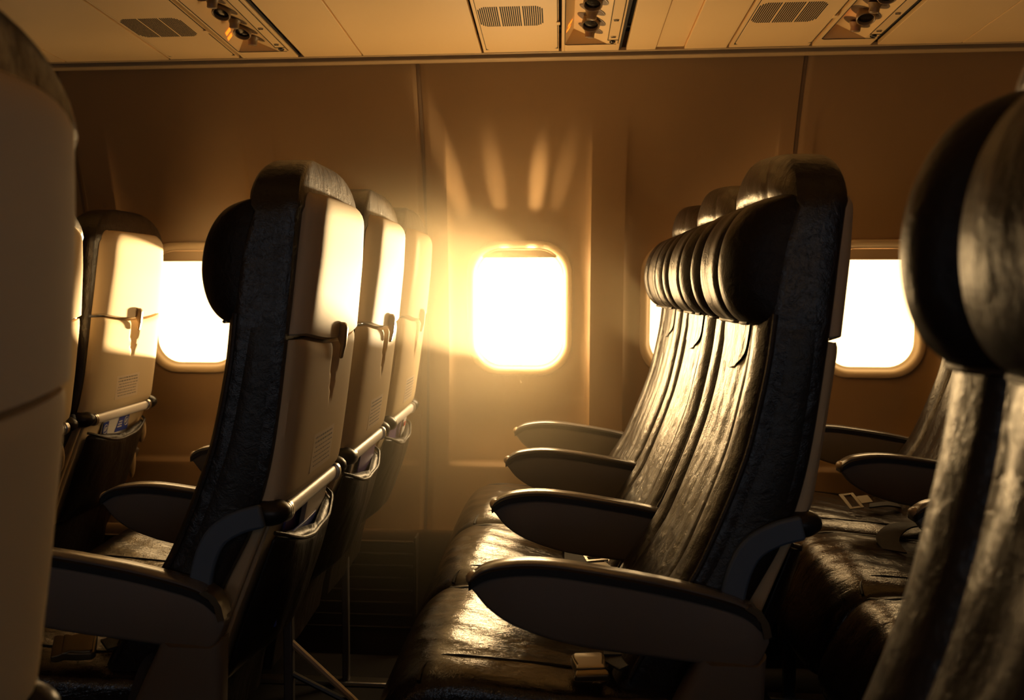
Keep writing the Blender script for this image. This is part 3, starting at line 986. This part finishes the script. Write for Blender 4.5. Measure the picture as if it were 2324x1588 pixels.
def service_unit(x0, x1, label):
    wd = x1 - x0
    t = empty('passenger_service_unit', (x0, 0, 0), label, 'overhead panel', 'reading light and air vent units')
    ye, y0 = 2.600, YA
    xa, xb, xc, xd = 0.008, 0.030, 0.112, 0.140          # recess left lip, floor start, floor end, right strip end
    D = 0.034
    P = lambda x, y, d=0.0: (x, y, czl(y) + d)
    def xy(a, b, c, d_):
        return [a, b, c, d_]
    h_ = MB()
    # rim: left lip, far lip, right field
    def q(x1_, x2_, y1_, y2_, d=0.0):
        h_.add([P(x1_, y1_, d), P(x2_, y1_, d), P(x2_, y2_, d), P(x1_, y2_, d), P(x1_, y1_, d + 0.01), P(x2_, y1_, d + 0.01), P(x2_, y2_, d + 0.01), P(x1_, y2_, d + 0.01)],
               [(0, 3, 2, 1), (4, 5, 6, 7), (0, 1, 5, 4), (1, 2, 6, 5), (2, 3, 7, 6), (3, 0, 4, 7)])
    q(0.0, xa, y0, YB)
    q(xa, wd - 0.012, ye, YB)
    q(xc, xd, y0, ye)
    q(xd + 0.0015, wd - 0.012, y0, ye)
    h_.build('housing', M['ceil'], t, bevel=0.0015)
    r_ = MB()
    r_.add([P(xa, y0, 0), P(xb, y0, D), P(xb, ye - 0.02, D), P(xa, ye, 0)], [(0, 1, 2, 3)])
    r_.add([P(xb, y0, D), P(xc, y0, 0.001), P(xc, ye, 0.001), P(xb, ye - 0.02, D)], [(0, 1, 2, 3)])
    r_.add([P(xa, ye, 0), P(xb, ye - 0.02, D), P(xc, ye, 0.001)], [(0, 1, 2)])
    rc = r_.build('recess', M['ceil'], t, smooth=False)
    # outline of the recess and strips
    o_ = MB()
    for a, b in (((xa, y0), (xa, ye - 0.006)), ((xa, ye - 0.006), (xa + 0.006, ye)), ((xa + 0.006, ye), (xd - 0.004, ye)), ((xd, y0), (xd, ye - 0.006)), ((xc + 0.002, y0), (xc + 0.002, ye - 0.035)), ((xc + 0.002, ye - 0.035), (xd, ye - 0.035))):
        o_.tube([P(a[0], a[1], -0.0004), P(b[0], b[1], -0.0004)], 0.0009, 6)
    o_.build('panel_line', M['seam'], t)
    fz = lambda x: D * (xc - x) / (xc - xb)
    nx_, nz_ = D, (xc - xb)
    nn = Vector((-D, 0, -(xc - xb))).normalized()        # faces down and towards the sign side
    ux = Vector((xc - xb, 0, -D)).normalized()
    uy = Vector((0, 1, -0.042)).normalized()
    for i, yc in enumerate((2.155, 2.225, 2.295, 2.378, 2.449, 2.522)):
        light = i % 2 == 0
        c = Vector(P(0.070, yc, fz(0.070)))
        a_, b_ = (0.036, 0.030) if light else (0.032, 0.024)
        cup = MB()
        rings = []
        for s_, d_ in ((1.0, 0.0006), (0.96, 0.0012), (0.85, 0.0009), (0.4, 0.0007), (0.03, 0.0007)):
            rings.append([c + ux * (a_ * s_ * math.cos(2 * PI * k / 28)) + uy * (b_ * s_ * math.sin(2 * PI * k / 28)) + nn * d_ for k in range(28)])
        co = cup.loft(rings, caps=True).build('cup', M['cup'], t, label='dark oval cup')
        ax = (nn * 0.86 + ux * 0.25 + uy * (-0.45 if light else 0.15)).normalized()
        e1 = ax.cross(uy).normalized()
        e2 = ax.cross(e1)
        cc = c + nn * 0.001
        nz_m = MB()
        spec_ = ((0.020, 0.0), (0.0215, 0.010), (0.0215, 0.019), (0.0195, 0.0205), (0.0180, 0.019), (0.0175, 0.012)) if light else ((0.017, 0.0), (0.0135, 0.007), (0.0115, 0.012), (0.0115, 0.020), (0.0095, 0.022), (0.0070, 0.021), (0.0065, 0.014))
        rings = [[cc + ax * d_ + (e1 * math.cos(2 * PI * k / 28) + e2 * math.sin(2 * PI * k / 28)) * r0 for k in range(28)] for r0, d_ in spec_]
        no = nz_m.loft(rings).build('reading_light' if light else 'air_nozzle', M['nozzle'], t)
        r0, d_ = spec_[-1]
        MB().loft([[cc + ax * (d_ + q_) + (e1 * math.cos(2 * PI * k / 20) + e2 * math.sin(2 * PI * k / 20)) * r0 * f_ for k in range(20)] for q_, f_ in ((0.0005, 1.0), (0.0015, 0.7), (0.002, 0.05))]).build('lens' if light else 'nozzle_hole', M['lens'], no)
    # slotted latches and call button on the right strip
    for yc in (2.40, 2.535):
        MB().ellipsoid(P(0.126, yc, -0.0002), (0.007, 0.0045, 0.002)).build('slot_latch', M['nozzle'], t)
        MB().box((0.1205, yc + 0.0002, czl(yc) - 0.0032), (0.1315, yc + 0.0022, czl(yc) - 0.001)).build('latch_slot', M['seam'], t, smooth=False)
    MB().ellipsoid(P(0.126, 2.580, -0.0005), (0.008, 0.011, 0.004)).build('call_button', M['lens'], t, label='round clear call button')
    # lit seat belt sign on the sloped side of the recess: two short glowing marks of the icon
    sg = MB()
    def SP(u, y, off=0.0008):
        x = xa + (xb - xa) * u
        return (x + off * 0.8, y, czl(y) + D * u - off * 0.6)
    for ya_, yb_, u0, u1 in ((2.470, 2.489, 0.35, 0.80), (2.495, 2.513, 0.20, 0.62)):
        sg.add([SP(u0, ya_), SP(u1, ya_ + 0.004), SP(u1 - 0.12, yb_), SP(u0 - 0.08, yb_ - 0.004)], [(0, 1, 2, 3)])
    sg.build('seat_belt_sign', M['sign'], t, smooth=False, label='orange glowing seat belt sign')
    # dark gap beside the unit
    MB().add([P(wd - 0.0115, y0, 0.004), P(wd - 0.001, y0, 0.004), P(wd - 0.006, YB, 0.004), P(wd - 0.0115, YB, 0.004)], [(0, 1, 2, 3)]).build('side_gap', M['seam'], t, smooth=False)
    return t
names = ['leftmost of three', 'middle of three', 'rightmost of three']
for (a, b), yf_, nm in zip(VENT, (2.300, 2.280, 2.300), names):
    oxygen_panel(a, b, yf_, 'tan overhead panel with dark vent slots, %s' % nm)
for (a, b), nm in zip(PSU, names):
    service_unit(a, b, 'overhead unit with reading lights and air nozzles, %s' % nm)

# ================================================================ SEAT BELTS AND LITERATURE
def ribbon(path, wdir, w_, th=0.0018):
    """flat strap along path; wdir = width direction"""
    wv = Vector(wdir).normalized() * (w_ / 2)
    rings = []
    P_ = [Vector(p) for p in path]
    for i, p in enumerate(P_):
        tn = (P_[min(i + 1, len(P_) - 1)] - P_[max(i - 1, 0)]).normalized()
        nn = tn.cross(wv).normalized() * th
        rings.append([p - wv - nn, p + wv - nn, p + wv + nn, p - wv + nn])
    return MB().loft(rings)

def buckle_mesh(c, ax, nrm, l=0.062, w_=0.052, h=0.014):
    """waisted lift-flap buckle body"""
    c, ax, nrm = Vector(c), Vector(ax).normalized(), Vector(nrm).normalized()
    sd = nrm.cross(ax).normalized()
    rings = []
    for u, k_, hh in ((-0.5, 0.86, 0.7), (-0.42, 1.0, 0.9), (-0.15, 0.98, 1.0), (0.05, 0.90, 1.0), (0.22, 0.82, 1.0), (0.34, 0.96, 0.95), (0.46, 1.0, 0.8), (0.5, 0.9, 0.6)):
        a, b = w_ / 2 * k_, h / 2 * hh
        rings.append([c + ax * (u * l) + sd * (sx * a) + nrm * (sz * b) for sx, sz in ((-1, -0.6), (-0.9, 1), (0.9, 1), (1, -0.6), (0.9, -1), (-0.9, -1))])
    return MB().loft(rings)

def seat_belt(label, straps, buckle=None, tongue=None):
    t = empty('seat_belt', straps[0][0][0], label, 'seat belt', 'seat belts lying on the seats')
    off = -Vector(straps[0][0][0])
    def put(o):
        for v in o.data.vertices:
            v.co += off
        return o
    for path, wd in straps:
        put(ribbon([tuple(p) for p in smooth_pts(path, 6)], wd, 0.047).build('strap', M['web'], t))
    if buckle:
        c, ax, nr = buckle
        b = put(buckle_mesh(c, ax, nr).build('buckle', M['buckle'], t, bevel=0.002, label='metal lift-flap buckle'))
        c2 = Vector(c) + Vector(nr).normalized() * 0.0075 + Vector(ax).normalized() * -0.006
        put(buckle_mesh(c2, ax, nr, 0.044, 0.045, 0.004).build('buckle_flap', M['buckle'], b, bevel=0.001))
    if tongue:
        c, ax, nr, sz = tongue
        c, ax, nr = Vector(c), Vector(ax).normalized(), Vector(nr).normalized()
        sd = nr.cross(ax).normalized()
        tb = MB()
        def bar_(u0, u1, v0, v1):
            tb.add([c + ax * (u * sz) + sd * (v * sz) + nr * h_ for h_ in (-0.0012, 0.0012) for u, v in ((u0, v0), (u1, v0), (u1, v1), (u0, v1))],
                   [(0, 3, 2, 1), (4, 5, 6, 7), (0, 1, 5, 4), (1, 2, 6, 5), (2, 3, 7, 6), (3, 0, 4, 7)])
        bar_(-0.5, -0.34, -0.5, 0.5)
        bar_(-0.02, 0.12, -0.5, 0.5)
        bar_(-0.34, -0.02, -0.5, -0.38)
        bar_(-0.34, -0.02, 0.38, 0.5)
        bar_(0.12, 0.62, -0.24, 0.24)
        put(tb.build('tongue', M['steel' if sz < 0.055 else 'buckle'], t, bevel=0.0008, label='metal tongue'))
    return t
Y0, Y1, Y2 = SEAT_Y
PX = PITCH_X
seat_belt('belt with metal buckle on the aisle seat right of the sunlit window',
          [([(0.17, 1.50, 0.515), (0.12, 1.47, 0.520), (0.075, 1.435, 0.515)], (0.5, -0.8, 0)), ([(0.19, 1.80, 0.50), (0.15, 1.65, 0.512), (0.10, 1.54, 0.520), (0.09, 1.46, 0.520)], (1, 0.1, 0))],
          ((0.046, 1.425, 0.514), (0.1, -1, -0.15), (0, -0.35, 1)))
seat_belt('grey belt across the middle seat right of the sunlit window',
          [([(0.035, 2.24, 0.500), (0.036, 2.12, 0.514), (0.036, 2.00, 0.514), (0.037, 1.915, 0.508)], (1, 0, 0)), ([(0.18, 1.95, 0.505), (0.13, 1.96, 0.515), (0.09, 1.97, 0.518)], (0, 1, 0))],
          ((0.080, 1.905, 0.518), (0.3, -1, 0), (0, -0.1, 1)), ((0.075, 1.985, 0.525), (-0.2, 1, 0.1), (0, -0.3, 1), 0.05))
seat_belt('belt with bright tongue and buckle on the seat beneath the left armrest',
          [([(0.20 - PX, 1.74, 0.50), (0.13 - PX, 1.66, 0.515), (0.08 - PX, 1.55, 0.524), (0.05 - PX, 1.50, 0.526)], (1, -0.4, 0)),
           ([(0.20 - PX, 1.56, 0.505), (0.13 - PX, 1.49, 0.518), (0.08 - PX, 1.43, 0.520)], (0.6, -0.8, 0))],
          ((0.040 - PX, 1.418, 0.520), (-1, -0.35, 0), (0.1, -0.4, 1)), ((0.030 - PX, 1.475, 0.532), (-1, 0.1, 0.05), (-0.1, -0.3, 1), 0.05))
seat_belt('loose belt hanging at the cushion edge below the left armrest',
          [([(0.22 - PX, 1.44, 0.52), (0.18 - PX, 1.41, 0.515), (0.165 - PX, 1.385, 0.47), (0.16 - PX, 1.38, 0.44)], (1, 0.3, 0))],
          ((0.160 - PX, 1.375, 0.425), (0.1, 0.1, -1), (0, -1, 0)))
seat_belt('thin belt with open buckle loop on the seat right of the tall headrest',
          [([(0.86, 2.40, 0.505), (0.80, 2.36, 0.515), (0.75, 2.30, 0.520), (0.70, 2.20, 0.520), (0.69, 2.12, 0.514)], (0.8, -0.5, 0)), ([(0.88, 2.62, 0.50), (0.82, 2.58, 0.515), (0.76, 2.53, 0.520)], (0.3, 1, 0))],
          None, ((0.725, 2.52, 0.535), (1, 0.2, 0.1), (-0.1, -0.5, 1), 0.06))

def leaflet(name, kind, c, w_, h, lean, th, m, label, cat, group=None, yaw=0.0):
    """upright booklet standing in a pocket; c = bottom centre"""
    t = empty(name, c, label, cat, group)
    t.rotation_euler = (0, lean, yaw)
    MB().loft([[(-th / 2, -w_ / 2, z), (th / 2, -w_ / 2, z), (th / 2 + 0.002, 0, z), (th / 2, w_ / 2, z), (-th / 2, w_ / 2, z), (-th / 2 + 0.002, 0, z)] for z in (0, h * 0.5, h)]).build('cover', m, t, bevel=0.0006)
    return t
def print_patch(t, th, y0, y1, z0, z1, m, name, sk=0.0):
    MB().add([(th / 2 + 0.0026, y0 + sk, z0), (th / 2 + 0.0026, y1, z0), (th / 2 + 0.0026, y1, z1), (th / 2 + 0.0026, y0, z1)], [(0, 1, 2, 3)]).build(name, m, t, smooth=False)
def emblem(t, th, yc, zc, r):
    k = MB()
    k.tube([(th / 2 + 0.003, yc + r * math.cos(2 * PI * i / 24), zc + r * math.sin(2 * PI * i / 24)) for i in range(25)], r * 0.10, 6)
    for d in (-0.35, 0.05, 0.4):
        k.tube([(th / 2 + 0.003, yc - r * 0.45 + d * r, zc - r * 0.45), (th / 2 + 0.003, yc + r * 0.25 + d * r, zc + r * 0.5)], r * 0.09, 6)
    k.build('emblem', M['white'], t)
# blue and white card in the far left pocket
cx_ = -2 * PX
t = leaflet('safety_card', 'card', (cx_ + 0.304, Y2 - 0.005, 0.560), 0.155, 0.157, 0.22, 0.003, M['white'], 'blue and white card standing in the far left seat pocket', 'card')
print_patch(t, 0.003, 0.018, 0.0775, 0.110, 0.157, M['blue'], 'blue_panel', sk=-0.022)
print_patch(t, 0.003, -0.0775, -0.048, 0.05, 0.148, M['blue'], 'blue_panel')
emblem(t, 0.003, 0.060, 0.135, 0.012)
emblem(t, 0.003, -0.063, 0.128, 0.012)
k = MB()
for i, (a, b) in enumerate(((0.016, 0.036), (0.012, 0.036), (0.009, 0.036))):
    k.add([(0.0045, a, 0.136 - i * 0.007), (0.0045, b, 0.136 - i * 0.007), (0.0045, b, 0.1395 - i * 0.007), (0.0045, a, 0.1395 - i * 0.007)], [(0, 1, 2, 3)])
k.build('printed_lines', M['white'], t, smooth=False)
leaflet('magazine', 'book', (cx_ + 0.292, Y2 - 0.030, 0.560), 0.19, 0.150, 0.22, 0.006, M['darkm'], 'dark booklet behind the blue and white card', 'magazine', 'reading matter in the seat pockets')
for xo, yc, specs in ((-PX, Y0, [('magazine', 0.324, 0.00, 0.200, 0.183, 0.004, 'purple', 'dark purple magazine at the back of the nearest seat pocket'), ('magazine', 0.334, 0.045, 0.170, 0.185, 0.008, 'paper', 'folded pale leaflet bulging from the nearest seat pocket'),
                                  ('magazine', 0.340, -0.03, 0.15, 0.150, 0.003, 'blue', 'small blue leaflet low in the nearest seat pocket')]),
                      (-PX, Y1, [('magazine', 0.324, 0.0, 0.21, 0.200, 0.004, 'paper', 'pale magazine at the back of the middle seat pocket'), ('magazine', 0.336, 0.03, 0.17, 0.190, 0.003, 'purple', 'glossy purple magazine in the middle seat pocket')]),
                      (-PX, Y2, [('magazine', 0.324, 0.0, 0.20, 0.195, 0.004, 'purple', 'purple magazine in the seat pocket beside the wall'), ('safety_card', 0.338, 0.06, 0.05, 0.182, 0.003, 'white', 'white card with red corner in the pocket beside the wall')])):
    for nm, x, dy, w_, h, th, mm, lb in specs:
        o = leaflet(nm, 'book', (xo + x - 0.026, yc + dy, 0.522), w_, h + 0.008, 0.20, th, M[mm], lb, 'magazine' if nm == 'magazine' else 'card', 'reading matter in the seat pockets', yaw=0.04 if mm == 'paper' else 0)
        if mm == 'white':
            print_patch(o, th, -0.025, 0.0, h - 0.012, h, M['red'], 'red_corner')

# ================================================================ HAZE: scattering volume added to make the glow round the sunlit window
HAZE = (1.1, 0.32)
if HAZE[0]:
    hm = bpy.data.materials.new('glow_haze')
    hm.use_nodes = True
    n, l = nodes_of(hm)
    n.remove(n['Principled BSDF'])
    vs = n.new('ShaderNodeVolumeScatter')
    vs.inputs['Color'].default_value = (1, 0.84, 0.56, 1)
    vs.inputs['Anisotropy'].default_value = HAZE[1]
    tc = n.new('ShaderNodeTexCoord')
    mp = n.new('ShaderNodeMapping')
    hc, hr = (-0.34, 2.58, 0.88), (0.70, 1.10, 0.70)
    mp.vector_type = 'TEXTURE'
    mp.inputs['Location'].default_value = hc
    mp.inputs['Scale'].default_value = hr
    gt = n.new('ShaderNodeTexGradient')
    gt.gradient_type = 'QUADRATIC_SPHERE'      # dense in the middle, thinning to nothing at the rim
    l.new(tc.outputs['Object'], mp.inputs['Vector'])
    l.new(mp.outputs['Vector'], gt.inputs['Vector'])
    ml = n.new('ShaderNodeMath')
    ml.operation = 'MULTIPLY'
    ml.inputs[1].default_value = HAZE[0]
    l.new(gt.outputs['Fac'], ml.inputs[0])
    l.new(ml.outputs[0], vs.inputs['Density'])
    l.new(vs.outputs[0], n['Material Output'].inputs['Volume'])
    hz = MB().ellipsoid(hc, hr, 40, 24).build('haze', hm)
    tag(hz, 'faint golden haze added for the glow before the sunlit window', 'haze', kind='stuff')
